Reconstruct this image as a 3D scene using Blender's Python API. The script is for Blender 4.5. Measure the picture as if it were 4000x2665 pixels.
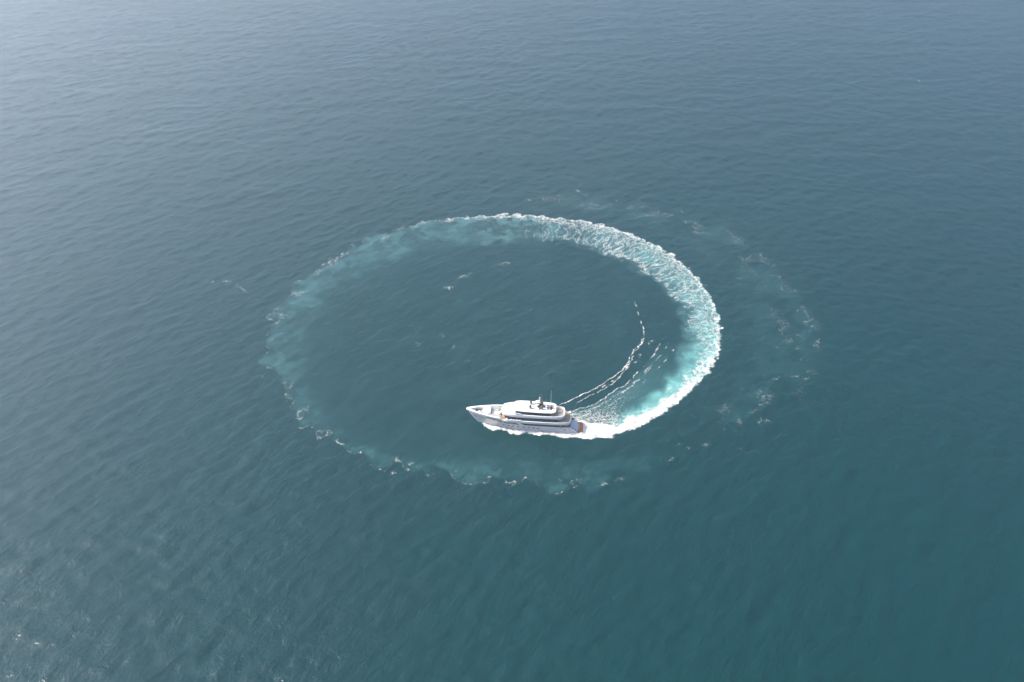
import bpy, bmesh, math, random
import numpy as np
from mathutils import Vector, Matrix
from mathutils.geometry import tessellate_polygon
R = math.radians
sc = bpy.context.scene
for o in list(bpy.data.objects): bpy.data.objects.remove(o)

# ------------------------------------------------------------------ camera
CAM_H = 200.0
cam = bpy.data.cameras.new('camera'); camo = bpy.data.objects.new('camera', cam)
sc.collection.objects.link(camo); sc.camera = camo
cam.lens = 28; cam.sensor_width = 36; cam.sensor_fit = 'HORIZONTAL'
cam.clip_start = 1.0; cam.clip_end = 60000
camo.location = (0, 0, CAM_H); camo.rotation_euler = (R(90-37), 0, 0)

# ------------------------------------------------------------------ sky and sun
SUN_EL = 43.0          # degrees above the horizon
SUN_AZ = -83.0         # degrees from +Y, negative = to the left
world = bpy.data.worlds.new('World'); sc.world = world; world.use_nodes = True
wn = world.node_tree; wn.nodes.clear()
sky = wn.nodes.new('ShaderNodeTexSky'); sky.sky_type = 'NISHITA'; sky.sun_disc = False
sky.sun_elevation = R(SUN_EL); sky.sun_rotation = R(SUN_AZ)
sky.altitude = 0; sky.air_density = 1.0; sky.dust_density = 6.5; sky.ozone_density = 9.0
bg = wn.nodes.new('ShaderNodeBackground'); bg.inputs['Strength'].default_value = 0.15
wo = wn.nodes.new('ShaderNodeOutputWorld')
wn.links.new(sky.outputs[0], bg.inputs[0]); wn.links.new(bg.outputs[0], wo.inputs[0])
sl = bpy.data.lights.new('sun', 'SUN'); sl.energy = 5.0; sl.angle = R(0.53); sl.color = (1.0, 0.90, 0.77)
slo = bpy.data.objects.new('sun', sl); sc.collection.objects.link(slo)
sd = Vector((math.sin(R(SUN_AZ))*math.cos(R(SUN_EL)), math.cos(R(SUN_AZ))*math.cos(R(SUN_EL)), math.sin(R(SUN_EL))))
slo.rotation_euler = sd.to_track_quat('Z', 'Y').to_euler(); slo.location = sd*500
sc.view_settings.view_transform = 'Standard'; sc.view_settings.look = 'None'
sc.view_settings.exposure = 0.80; sc.view_settings.gamma = 1.0; sc.view_settings.use_curve_mapping = False
HAZE_D = 0.00060; HAZE_C = (.89, .95, 1.0); HAZE_G = 0.72
sc.cycles.max_bounces = 6; sc.cycles.volume_bounces = 2
sc.cycles.use_denoising = True; sc.cycles.denoiser = 'OPENIMAGEDENOISE'; sc.cycles.denoising_prefilter = 'ACCURATE'; sc.cycles.sample_clamp_indirect = 2.0

# ------------------------------------------------------------------ materials
def mat(name, color, rough=0.5, metal=0.0, coat=0.0, ior=None, spec=None):
    m = bpy.data.materials.new(name); m.use_nodes = True
    b = m.node_tree.nodes['Principled BSDF']
    b.inputs['Base Color'].default_value = (*color, 1); b.inputs['Roughness'].default_value = rough
    b.inputs['Metallic'].default_value = metal; b.inputs['Coat Weight'].default_value = coat
    if ior: b.inputs['IOR'].default_value = ior
    return m
def vary(m, scale, amt, bump=0.0, stretch=(1, 1, 1)):
    """soft procedural grain / wear in the base colour of a material"""
    nt = m.node_tree; b = nt.nodes['Principled BSDF']
    c = tuple(b.inputs['Base Color'].default_value)
    tc = nt.nodes.new('ShaderNodeTexCoord'); mp = nt.nodes.new('ShaderNodeMapping'); mp.inputs['Scale'].default_value = stretch
    n = nt.nodes.new('ShaderNodeTexNoise'); n.inputs['Scale'].default_value = scale; n.inputs['Detail'].default_value = 5
    r = nt.nodes.new('ShaderNodeMapRange'); r.inputs['From Min'].default_value = .3; r.inputs['From Max'].default_value = .7
    r.inputs['To Min'].default_value = 1-amt; r.inputs['To Max'].default_value = 1+amt
    mx = nt.nodes.new('ShaderNodeVectorMath'); mx.operation = 'SCALE'; mx.inputs[0].default_value = c[:3]
    nt.links.new(tc.outputs['Object'], mp.inputs[0]); nt.links.new(mp.outputs[0], n.inputs['Vector'])
    nt.links.new(n.outputs['Fac'], r.inputs['Value']); nt.links.new(r.outputs[0], mx.inputs['Scale'])
    nt.links.new(mx.outputs[0], b.inputs['Base Color'])
    if bump:
        bp = nt.nodes.new('ShaderNodeBump'); bp.inputs['Distance'].default_value = bump
        nt.links.new(n.outputs['Fac'], bp.inputs['Height']); nt.links.new(bp.outputs[0], b.inputs['Normal'])
    return m
def teak(name, color, plank=0.12):
    m = mat(name, color, .65); nt = m.node_tree; b = nt.nodes['Principled BSDF']
    tc = nt.nodes.new('ShaderNodeTexCoord'); sp = nt.nodes.new('ShaderNodeSeparateXYZ')
    w = nt.nodes.new('ShaderNodeMath'); w.operation = 'FRACT'; d = nt.nodes.new('ShaderNodeMath'); d.operation = 'DIVIDE'; d.inputs[1].default_value = plank
    g = nt.nodes.new('ShaderNodeMath'); g.operation = 'LESS_THAN'; g.inputs[1].default_value = .1
    n = nt.nodes.new('ShaderNodeTexNoise'); n.inputs['Scale'].default_value = 1.1; n.inputs['Detail'].default_value = 6
    r = nt.nodes.new('ShaderNodeMapRange'); r.inputs['From Min'].default_value = .3; r.inputs['From Max'].default_value = .7
    r.inputs['To Min'].default_value = .75; r.inputs['To Max'].default_value = 1.25
    mx = nt.nodes.new('ShaderNodeVectorMath'); mx.operation = 'SCALE'; mx.inputs[0].default_value = color
    mm = nt.nodes.new('ShaderNodeMix'); mm.data_type = 'RGBA'; mm.inputs[7].default_value = (.02, .015, .01, 1)
    nt.links.new(tc.outputs['Object'], sp.inputs[0]); nt.links.new(sp.outputs['Y'], d.inputs[0]); nt.links.new(d.outputs[0], w.inputs[0])
    nt.links.new(w.outputs[0], g.inputs[0]); nt.links.new(tc.outputs['Object'], n.inputs['Vector']); nt.links.new(n.outputs['Fac'], r.inputs['Value'])
    nt.links.new(r.outputs[0], mx.inputs['Scale']); nt.links.new(mx.outputs[0], mm.inputs[6]); nt.links.new(g.outputs[0], mm.inputs[0])
    nt.links.new(mm.outputs[2], b.inputs['Base Color'])
    return m
WHITE = vary(mat('white_gelcoat', (.86, .85, .82), .28, coat=.3), .35, .03)
HULLW = vary(mat('hull_paint', (.68, .66, .65), .18, coat=.6), .25, .04, stretch=(1, 1, 3))
CREAM = vary(mat('cream_cushion', (.72, .66, .55), .8), 3, .06)
TEAK = teak('teak_deck', (.47, .33, .20))
TEAKD = teak('wet_teak', (.36, .13, .035))
GLASS = vary(mat('tinted_glass', (.012, .012, .035), .06), .6, .4); GLASS.node_tree.nodes['Principled BSDF'].inputs['Specular IOR Level'].default_value = .22
WALLD = vary(mat('dark_wall', (.03, .03, .045), .3), 2, .2)
GREY = vary(mat('grey_nonslip', (.16, .16, .17), .7), 5, .15)
LGREY = vary(mat('pale_grey_paint', (.62, .62, .68), .45), 1.5, .06)
DOME = vary(mat('bronze_dome_paint', (.10, .085, .055), .25, coat=.4), 2, .15)
DARK = vary(mat('dark_mast_paint', (.045, .035, .04), .35), 3, .2)
STEEL = mat('steel', (.62, .62, .62), .25, metal=1.0)
TEAL = vary(mat('grey_green_upholstery', (.30, .37, .37), .8), 3, .08)
YELLOW = vary(mat('yellow_cloth', (.75, .72, .03), .8), 8, .1)
SKIN = mat('skin', (.50, .30, .20), .6); NAVY = mat('navy_cloth', (.02, .02, .12), .8)
RED = vary(mat('red_cloth', (.55, .03, .05), .8), 4, .1); HAIR = mat('dark_hair', (.02, .015, .01), .7)

# ------------------------------------------------------------------ numpy noise
_rng = np.random.default_rng(7)
_perm = _rng.permutation(4096).astype(np.int64); _ang = _rng.random(4096)*2*np.pi
_gx = np.cos(_ang); _gy = np.sin(_ang)
def _h(i, j): return _perm[(_perm[i & 4095] + j) & 4095]
def perlin(x, y, seed=0):
    x = x + seed*37.17; y = y + seed*91.73
    i = np.floor(x).astype(np.int64); j = np.floor(y).astype(np.int64); fx = x-i; fy = y-j
    u = fx*fx*fx*(fx*(fx*6-15)+10); v = fy*fy*fy*(fy*(fy*6-15)+10)
    def g(a, b):
        k = _h(i+a, j+b); return _gx[k]*(fx-a)+_gy[k]*(fy-b)
    n0 = g(0, 0)*(1-u)+g(1, 0)*u; n1 = g(0, 1)*(1-u)+g(1, 1)*u
    return (n0*(1-v)+n1*v)*1.5
def fbm(x, y, oct=4, seed=0, gain=.5):
    a = 1.0; s = 0; t = 0; f = 1.0
    for k in range(oct):
        s = s+a*perlin(x*f, y*f, seed+k*3); t += a; a *= gain; f *= 2.03
    return s/t
def ridged(x, y, oct=3, seed=0):
    a = 1.0; s = 0; t = 0; f = 1.0
    for k in range(oct):
        s = s+a*(1-np.minimum(1, np.abs(perlin(x*f, y*f, seed+k*5))*2.6)); t += a; a *= .55; f *= 2.1
    return s/t
def worley(x, y, seed=0):
    i = np.floor(x).astype(np.int64); j = np.floor(y).astype(np.int64)
    f1 = np.full(x.shape, 9.0); f2 = np.full(x.shape, 9.0)
    for a in (-1, 0, 1):
        for b in (-1, 0, 1):
            k = _h(i+a+seed*17, j+b); px = i+a+(_perm[k]/4096.0); py = j+b+(_perm[(k+911) & 4095]/4096.0)
            d = np.hypot(px-x, py-y); m = d < f1
            f2 = np.where(m, f1, np.minimum(f2, d)); f1 = np.where(m, d, f1)
    return f1, f2
def sst(a, b, x):
    t = np.clip((x-a)/(b-a), 0, 1); return t*t*(3-2*t)
def resample(P, step):
    P = np.array(P, float)
    for _ in range(2):                                   # corner cutting keeps the curve smooth
        Q = np.empty((2*len(P)-2, 2)); Q[0::2] = P[:-1]*.75+P[1:]*.25; Q[1::2] = P[:-1]*.25+P[1:]*.75
        P = np.vstack([P[:1], Q, P[-1:]])
    L = np.r_[0, np.cumsum(np.hypot(*np.diff(P, axis=0).T))]
    s = np.arange(0, L[-1], step)
    return np.c_[np.interp(s, L, P[:, 0]), np.interp(s, L, P[:, 1])], s
def polydist(X, Y, P, step=1.5):
    """arc length and signed distance (positive to the left) of points to a polyline"""
    C, s = resample(P, step); T = np.gradient(C, axis=0); T /= np.hypot(*T.T)[:, None]
    S = np.empty(X.shape); D = np.empty(X.shape)
    for a in range(0, len(X), 20000):
        x = X[a:a+20000]; y = Y[a:a+20000]
        d2 = (x[:, None]-C[None, :, 0])**2+(y[:, None]-C[None, :, 1])**2
        k = d2.argmin(1); dx = x-C[k, 0]; dy = y-C[k, 1]
        al = dx*T[k, 0]+dy*T[k, 1]; cr = T[k, 0]*dy-T[k, 1]*dx
        over = np.where(((k == 0) & (al < 0)) | ((k == len(C)-1) & (al > 0)), al, 0)
        S[a:a+20000] = s[k]+al; D[a:a+20000] = np.sign(cr)*np.hypot(cr, over)
    return S, D

# ------------------------------------------------------------------ yacht frame (world)
YO = np.array([26.04, 212.05]); YANG = R(174.0); HEEL = R(-2.5)
YU = np.array([math.cos(YANG), math.sin(YANG)]); YV = np.array([-math.sin(YANG), math.cos(YANG)])

# ------------------------------------------------------------------ wake lines, metres on the water
OUTER = [(26.4,208.3),(32.6,207.9),(38.2,208.8),(44.8,211.8),(51.9,216.6),(57.3,220.9),(63.1,226.3),(69.1,232.3),(73.9,238.3),(78.5,244.4),(82.0,250.5),(85.6,257.7),(87.2,263.6),(89.0,271.2),(89.9,279.1),(90.5,287.3),(90.5,295.8),(89.5,304.6),(87.5,312.0),(85.5,320.7),(82.1,327.4),(78.6,335.5),(74.0,343.0),(66.5,351.3),(58.5,357.9),(50.2,363.9),(39.3,368.5),(28.2,371.8),(19.1,374.7),(10.0,376.1),(0.8,377.1),(-10.7,376.6),(-22.1,374.7),(-33.5,373.3),(-44.6,369.9),(-53.2,365.2),(-61.5,359.3),(-71.4,350.4),(-80.9,341.8),(-87.9,332.6),(-92.5,324.2),(-95.8,315.0),(-98.7,306.5),(-101.3,298.6),(-102.9,291.3),(-103.7,284.0),(-103.6,275.9),(-102.8,268.1),(-101.3,260.6),(-98.3,251.9),(-94.1,242.3),(-90.2,234.4),(-85.9,226.8),(-81.5,219.5),(-77.0,213.6),(-70.9,209.0),(-64.0,205.7),(-59.2,200.2),(-53.2,196.4),(-45.7,191.2),(-38.2,190.8),(-29.4,191.8),(-20.3,189.4),(-9.7,184.6),(-2.4,183.5),(4.9,184.8),(19.4,183.1),(31.3,185.0),(40.4,187.8),(54.9,195.6),(68.4,202.8)]
OUTER2 = [(68.4,202.8),(82.2,209.0),(94.0,218.3),(106.7,229.3),(118.5,243.6),(126.3,260.6),(130.1,279.1),(129.3,295.8),(127.4,317.7),(120.1,337.6),(108.6,363.9),(88.9,380.5),(71.5,389.0),(53.1,394.1),(34.7,403.6),(8.0,395.7),(-20.5,393.1)]
INNER = [(26.7,212.4),(35.9,217.1),(43.0,223.1),(49.5,229.3),(57.5,238.3),(64.3,249.1),(69.2,260.6),(73.1,272.7),(74.9,285.6),(71.8,295.8),(70.5,306.5),(63.6,313.9),(52.9,327.4),(45.3,335.5),(35.1,341.8),(18.2,348.2),(0.8,345.2),(-20.8,343.9),(-42.1,339.7),(-57.9,329.4),(-75.7,310.1),(-84.4,292.3),(-86.2,272.7),(-84.3,254.8),(-79.2,238.3),(-71.2,223.1),(-59.1,209.0),(-45.4,200.2),(-32.8,196.0),(-11.6,196.0),(18.7,196.0),(41.6,198.1)]
ARCA = [(17.8,225.3),(22.1,228.0),(26.4,231.0),(30.8,233.6),(36.2,238.3),(41.0,243.1),(44.2,245.8),(47.7,253.4),(49.8,259.1),(52.9,262.1),(54.9,266.6),(56.3,274.3),(55.7,279.7),(55.3,284.0),(55.2,292.3),(54.3,295.8)]
ARCB = [(24.7,226.5),(27.4,228.9),(31.4,231.7),(34.4,233.7),(37.5,236.1),(41.1,239.9),(44.2,244.8),(46.4,248.9),(48.9,253.2),(49.8,256.5),(52.6,261.5),(54.7,264.3),(55.9,268.3),(55.2,271.3)]
ARC2 = [(21.0,221.4),(25.1,222.8),(29.5,224.6),(34.6,228.4),(37.3,231.3),(39.8,233.7),(43.3,236.1),(46.3,239.6),(49.0,243.7),(52.0,246.8),(54.7,251.6),(57.6,255.9),(59.5,259.8),(61.6,262.6),(63.5,267.8)]
ARC3 = [(41.6,232.7),(43.6,233.7),(45.8,235.7),(48.9,240.1),(51.3,241.2),(53.7,246.8),(56.1,248.9),(57.5,252.7)]
FLECKS = [(-3.4,327.4,4.8,2.0,15),(-23.7,315.8,3.6,1.5,15),(-28.8,305.7,3.0,2.5,-9),(-9.6,324.6,2.1,1.0,9),(-19.8,318.4,1.7,0.9,18),(-39.1,263.0,1.4,1.3,71),(-29.1,269.6,1.7,1.3,-55),(-29.3,273.4,0.9,0.8,0),(-24.2,261.5,1.1,1.5,0),(-17.5,251.9,0.9,1.4,0),(-123.8,305.7,5.6,1.6,-46),(-132.9,311.6,2.9,1.5,-18),(-139.3,310.9,2.2,1.1,0),(-114.5,296.5,2.2,1.0,-46),(70.7,386.5,2.7,2.5,21),(57.2,392.1,1.9,1.8,0),(-21.7,392.6,2.6,1.3,0),(9.1,393.6,2.1,1.3,0),(37.1,403.6,2.4,1.3,0),(105.0,241.5,4.5,0.9,23),(111.7,242.3,2.5,0.7,15),(118.1,245.3,2.2,1.1,30),(108.8,231.8,2.0,1.0,0),(126.3,263.6,1.3,0.9,16),(125.3,325.0,1.2,1.8,0),(125.9,287.3,1.5,1.2,72),(117.8,282.3,3.9,0.8,78),(108.2,362.0,1.1,1.8,0),(113.0,360.6,0.9,1.8,0),(115.9,333.5,2.0,1.2,67),(118.4,277.5,1.3,2.2,0),(121.7,269.6,1.8,1.5,0),(83.8,215.9,1.4,2.1,0),(81.9,211.3,1.7,0.9,28),(76.6,212.4,1.1,1.4,0),(55.4,196.8,2.5,0.6,39),(62.9,202.4,1.6,0.9,14),(69.0,204.1,1.2,1.3,0),(81.1,202.4,1.1,1.1,-14),(-9.8,186.2,2.2,1.4,13),(-7.6,188.2,1.2,1.1,75),(2.0,186.2,2.4,0.9,32),(-19.6,191.2,1.6,1.3,38),(22.6,186.8,1.2,1.8,83),(21.0,183.9,2.0,0.8,26),(30.6,185.4,2.3,0.8,26),(37.4,187.8,2.6,1.0,13),(-26.7,196.0,0.9,0.8,0),(-34.1,194.7,2.1,0.6,-7),(-39.7,196.8,1.7,2.0,59),(-40.5,190.8,1.9,0.8,0),(-44.3,191.4,2.3,0.8,-14),(299.9,583.8,0.8,1.9,0),(299.8,582.9,0.6,1.9,0),(109.2,260.6,1.3,1.5,0),(117.3,260.6,1.6,1.4,31),(107.0,346.0,1.3,1.3,0),(51.4,333.5,0.8,1.0,0),(106.1,313.9,1.4,1.7,0),(113.4,306.5,1.6,1.5,0),(95.7,238.3,1.2,1.2,0),(90.7,231.8,1.0,1.0,0),(59.5,204.6,1.1,0.7,0)]
BOWF = [(38.5,-1.3),(38.0,-0.1),(36.7,1.1),(35.0,2.4),(33.1,3.4),(31.9,3.4),(30.4,3.1),(29.6,2.8),(27.5,3.4),(26.3,4.3),(24.0,4.6),(22.7,4.5),(21.5,3.8),(20.8,3.4),(19.7,3.6),(17.5,4.2),(15.7,4.3),(14.2,3.7),(11.8,3.7),(10.0,3.9),(7.5,4.7),(5.3,4.7),(4.3,4.2),(2.1,4.0),(-0.1,4.4),(-1.9,4.6),(-4.5,3.7)]

# ------------------------------------------------------------------ sea grid
def seg(a, b, st): return np.linspace(a, b, max(2, int(round((b-a)/st))+1))[:-1]
gx = np.r_[-30000, -14000, -6000, -3000, -1600, -1000, -750, -640, -580, seg(-545, -112, 1.25), seg(-112, 134, .44), seg(134, 545, 1.25), 545, 580, 640, 750, 1000, 1600, 3000, 6000, 14000, 30000]
gy = np.r_[-9000, -4000, -1500, -500, -100, 30, 70, seg(92, 176, .8), seg(176, 300, .42), seg(300, 412, .6), seg(412, 860, 1.3), 860, 900, 980, 1150, 1500, 2300, 4000, 8000, 16000, 45000]
NX, NY = len(gx), len(gy)
GX, GY = np.meshgrid(gx, gy)              # (NY, NX)

def ocean(N, cell, lp, ang, seed, lmin, spread=2.0):
    r = np.random.default_rng(seed)
    k1 = np.fft.fftfreq(N, cell)*2*np.pi; KX, KY = np.meshgrid(k1, k1); K = np.hypot(KX, KY); K[0, 0] = 1
    kp = 2*np.pi/lp
    c = np.abs((KX*math.cos(ang)+KY*math.sin(ang))/K)
    A = K**-2.0*np.exp(-.6*(kp/K)**2)*(.25+.75*c**spread)*np.exp(-(K*lmin/(2*np.pi))**2*.7)
    A[0, 0] = 0
    Z = np.fft.ifft2(A*(r.normal(size=(N, N))+1j*r.normal(size=(N, N)))).real
    sx = np.gradient(Z, cell, axis=1); sy = np.gradient(Z, cell, axis=0)
    return Z/np.sqrt(sx.var()+sy.var())
def lookup(Z, cell, X, Y):
    N = Z.shape[0]; x = X/cell; y = Y/cell; i = np.floor(x).astype(np.int64); j = np.floor(y).astype(np.int64); fx = x-i; fy = y-j
    i0 = i % N; i1 = (i+1) % N; j0 = j % N; j1 = (j+1) % N
    return (Z[j0, i0]*(1-fx)+Z[j0, i1]*fx)*(1-fy)+(Z[j1, i0]*(1-fx)+Z[j1, i1]*fx)*fy
OC = ocean(1200, 1.0, 12.0, R(135), 3, 3.6, 5.0)+.6*ocean(1200, 1.0, 9.0, R(75), 13, 3.6, 6.0)+.55*ocean(1200, 1.0, 34.0, R(100), 23, 9.0, 8.0)*sst(260, 480, np.arange(1200)[:, None]+0.0)
fade = sst(600, 545, np.abs(GX))*sst(980, 860, GY)*sst(30, 92, GY)
SLOPE = 0.064
Z = lookup(OC, 1.0, GX+600, GY)*SLOPE*fade
OC2 = ocean(1000, .42, 4.5, R(128), 9, 1.1)
near = sst(-112, -100, GX)*sst(134, 122, GX)*sst(176, 186, GY)*sst(412, 395, GY)
Z = Z+lookup(OC2, .42, GX, GY)*0.028*near

# ---- foam, aeration and calm fields over the wake region
ix = np.where((gx > -150) & (gx < 140))[0]; iy = np.where((gy > 172) & (gy < 415))[0]
sub = np.ix_(iy, ix); X = GX[sub].ravel(); Y = GY[sub].ravel()
S, D = polydist(X, Y, OUTER)
S2, D2 = polydist(X, Y, INNER)
S3, D3 = polydist(X, Y, OUTER2)
I = lambda xs, ys, s: np.interp(s, xs, ys)
amp = I([0, 25, 60, 110, 200, 260, 340, 640], [.4, .8, 1.6, 2.4, 2.8, 3.0, 4.5, 6.0], S)
lam = I([0, 40, 110, 250, 340, 640], [2.5, 4.0, 7.0, 9.0, 14.0, 18.0], S)
lamq = np.exp(np.round(np.log(lam)*3)/3)
bul = np.zeros(X.shape)
for lv in (2.5, 5.0, 9.0, 16.0):
    wgt = np.maximum(0, 1-np.abs(np.log(lam/lv))/np.log(1.9))
    bul += wgt*(np.abs(fbm(X/lv, Y/lv, 2, seed=int(lv)))*2.2+.45*perlin(X/lv*2.6, Y/lv*2.6, seed=40))
wx = 1.0*fbm(X/6, Y/6, 3, seed=21); wy = 1.0*fbm(X/6, Y/6, 3, seed=22)
old = sst(250, 330, S)
dd = D+amp*(bul-.55) + old*(3.2*fbm(X/11, Y/11, 3, seed=31))
w_in = np.clip(dd/np.maximum(.5, dd-D2*1.0), 0, 3)      # 0 at the outer edge, 1 at the inner edge (D2 is negative between them)
w_in = np.where(D2 > 0, 1+D2/10.0, w_in)
w_in = w_in+.35*fbm(X/9, Y/9, 3, seed=33)*sst(0, .6, w_in)
endf = sst(648, 600, S)
inside = sst(-.3, .6, dd)*(S > -2)*endf
wf = I([-5, 0, 30, 60, 110, 170, 215, 253, 300, 340, 650], [6.0, 6.6, 6.6, 7.4, 11.5, 10.5, 8.5, 5.0, 2.6, 1.5, 1.5], S)
st_c = I([-5, 0, 30, 60, 85, 110, 170, 215, 253, 300, 340, 650], [1.14, 1.04, .84, .60, .46, .44, .46, .48, .48, .42, .0, .0], S)
st_i = I([0, 40, 70, 90, 115, 190, 225, 253, 290, 320, 650], [.0, .02, .14, .34, .44, .45, .36, .28, .16, .0, 0], S)
prof = 1-sst(.55, 1.25, (dd+2.0*perlin(X/5, Y/5, 51))/wf)
innerfade = 1-sst(.82, 1.08, w_in)
Dn = inside*(st_c*prof+st_i*(1-prof)*innerfade)
Dn = Dn-.42*inside*np.exp(-((dd-4.2-.02*S)/.9)**2)*sst(4, 14, S)*sst(75, 35, S)*(.5+.9*perlin(S/6, D/6, 52))
Dn = Dn+.30*inside*np.exp(-(dd/2.0)**2)*(.75+.6*perlin(X/5, Y/5, 175))*sst(30, 80, S)*sst(330, 240, S)
# anisotropic lace running across the wake
Sw = S+3.5*fbm(X/8, Y/8, 3, seed=61)+.16*D; Dw = D+2.5*fbm(X/6, Y/6, 2, seed=62)
sk = I([0, 60, 110, 250, 650], [1.9, 2.4, 3.6, 4.4, 4.4], S)
lace = ridged(Sw/3.6, Dw/11.0, 3, seed=63)
f1, f2 = worley(Sw/3.1+wx*.35, Dw/5.0+wy*.35, 2); cell = 1-np.clip((f2-f1)*2.4, 0, 1)
fine = ridged(X/1.5+wx, Y/1.5+wy, 3, seed=64)
mixl = sst(60, 110, S)*sst(270, 225, S)*sst(.5, 1.1, dd/wf)
Nz = (1-mixl)*(.35*fine+.35*ridged(X/3.2+wx*.8, Y/3.2+wy*.8, 3, seed=65)+.30*(.5+.9*fbm(X/2.2, Y/2.2, 3, seed=66)))+mixl*(.42*lace+.38*cell+.20*fine)
Nz = np.clip((Nz-.15)/.72, 0, 1)
# lacy shear band on the inner side of the young wake
Sa, Da = polydist(X, Y, ARC2)
young = sst(92, 30, S)*sst(-2, 6, S)
band = sst(.8, -1.5, Da)*sst(-.3, .6, dd)*sst(-14, -8, S)*sst(92, 30, S)*(D < 30)*(Sa > -6)
gapT = sst(wf*1.0, wf*1.25, dd)*sst(wf*1.25+6+.03*S, wf*1.25+2, dd)*sst(14, 35, S)
Dn = np.maximum(Dn, band*(.20+.18*sst(60, 5, S)+.2*np.exp(-((dd-9)/4.0)**2)*sst(35, 5, S))*(1-.75*gapT))
lane = ridged(X/2.6+wx*1.2, Y/1.9+wy*1.2, 3, seed=71)
Nz = np.where(band*(dd > wf*.9) > .2, np.clip(.15+.85*(.6*lane+.4*fine), 0, 1), Nz)
# thin diverging crests
def crest(P, wid, dens, brk, seed, Dn, taper=None):
    s, d = polydist(X, Y, P); L = resample(P, 1.5)[1][-1]
    d = d+.7*fbm(X/3.0, Y/3.0, 3, seed=seed+1)
    m = np.exp(-(d/(wid*(.6+.5*s/L)))**2)*sst(-.8, .3, s)*sst(L+.8, L-.3, s)
    b = sst(-.35, .15, perlin(s/5.0, s*0, seed)+brk*(1-s/L)-.18*s/L)
    return np.maximum(Dn, dens*m*b*(1-.25*s/L))
Dn = crest(ARCA, .32, 1.02, 1.2, 81, Dn); Dn = crest(ARCB, .28, .95, .9, 84, Dn)
Dn = crest(ARC2, .38, .90, 1.1, 87, Dn); Dn = crest(ARC3, .8, .62, .6, 90, Dn)
Dn = crest([(p[0]+.6+.10*i, p[1]-1.6-.05*i) for i, p in enumerate(ARC2)], .42, .68, .6, 180, Dn); Dn = crest([(p[0]+1.2+.25*i, p[1]-3.0-.12*i) for i, p in enumerate(ARC2)], .5, .62, .4, 183, Dn)
Dn = crest([(p[0]-3, p[1]+3.5) for p in ARC2[4:]], .9, .52, .1, 93, Dn)
# scribbled broken outer line of the old wake
line = np.exp(-(dd/(.7+.5*perlin(X/4, Y/4, 96)))**2)*old*sst(-.3, .3, perlin(X/9, Y/9, 97)+.15)*sst(640, 560, S)
Dn = np.maximum(Dn, (.44+.10*perlin(X/3, Y/3, 171))*line)
Dn = np.maximum(Dn, .36*old*sst(-1, 0, dd)*sst(7, 2, dd)*sst(.05, .4, perlin(X/7, Y/7, 98))*sst(560, 480, S))
S3f = sst(0, 25, S3)*sst(S3.max(), S3.max()-1, S3)*sst(resample(OUTER2, 1.5)[1][-1]+2, resample(OUTER2, 1.5)[1][-1]-40, S3)
line3 = S3f*np.exp(-((D3+3*fbm(X/10, Y/10, 3, seed=101))/2.2)**2)*sst(.12, .5, perlin(X/8, Y/8, 102))
Dn = np.maximum(Dn, .32*line3)
ringin = S3f*sst(.03, .4, perlin(X/9, Y/9, 105))*sst(24, 12, D3)*sst(-6, 0, D3)*(D < -6)
Dn = np.maximum(Dn, .30*ringin)
for (fx, fy, fl, fw, fa) in FLECKS:
    if not (-150 < fx < 140 and 172 < fy < 415): continue
    c, s_ = math.cos(R(fa)), math.sin(R(fa)); m = (np.abs(X-fx) < 9) & (np.abs(Y-fy) < 9)
    dx = X[m]-fx; dy = Y[m]-fy; fl = max(fl, 1.0); fw = max(fw*.8, .6)
    r2 = ((dx*c+dy*s_)/fl)**2+((-dx*s_+dy*c+.8*perlin(X[m]/2.2, Y[m]/2.2, 106))/fw)**2
    Dn[m] = np.maximum(Dn[m], (.43 if fx < 60 else .36)*np.exp(-r2*.6))
finer = np.clip(.25+.75*(.6*ridged(X/1.3, Y/1.3, 2, seed=111)+.8*(perlin(X/.8, Y/.8, 112))), 0, 1)
Nz = np.where(old+(D < -.5) > .5, finer, Nz)
F = sst(0, .34, Nz-(1-Dn))
Dn0 = Dn.copy()
# hull wash in the yacht's own frame
lx = (X-YO[0])*YU[0]+(Y-YO[1])*YU[1]; ly = (X-YO[0])*YV[0]+(Y-YO[1])*YV[1]
bx = [p[0] for p in BOWF][::-1]; bv = [p[1] for p in BOWF][::-1]
vo = np.interp(lx, bx, bv)+.75*sst(38, 34, lx)+.6*fbm(X/1.3, Y/1.3, 3, seed=121)
WLX = [0, 6, 15, 24, 30, 34, 37, 38.6]; WLB = [2.6, 2.85, 3.05, 2.85, 2.1, 1.3, .55, 0]
wl = np.interp(lx, WLX, WLB)
port = sst(.15, -.35, ly-vo)*(ly > 0)*sst(-6, -3, lx)*sst(39.0, 38.3, lx)
vs = wl+I([0, 20, 34, 38.6], [1.4, 1.6, 2.2, .3], lx)+.5*fbm(X/1.3, Y/1.3, 3, seed=122)
star = sst(.15, -.35, -ly-vs)*(ly <= 0)*sst(-3, 0, lx)*sst(39.0, 38.3, lx)
wash = np.maximum(port, star*.9)
# blue-grey foam-streaked water right against the plating, broken white outside
gap = np.exp(-((np.abs(ly)-wl-.35)/.35)**2)*sst(2, 10, lx)
Wd = wash*(1.02-.45*gap+.25*sst(.5, 0, vo-ly))
FW = sst(0, .34, np.clip(.2+.8*(.5*ridged(X/1.1, Y/.9, 3, seed=123)+.5*(.5+fbm(X/1.4, Y/1.4, 2, seed=124))), 0, 1)-(1-Wd))*(wash > 0)
stern = (lx < 1.5)*(lx > -14)*sst(3.9, 3.2, np.abs(ly-.2+lx*-.0))*sst(-14, -6, lx)
F = np.maximum(F, np.maximum(FW, stern*(lx < .4)*.9))
Dn0 = np.maximum(Dn0, np.maximum(Wd*1.15, stern*(lx < .4)*1.3))
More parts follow.
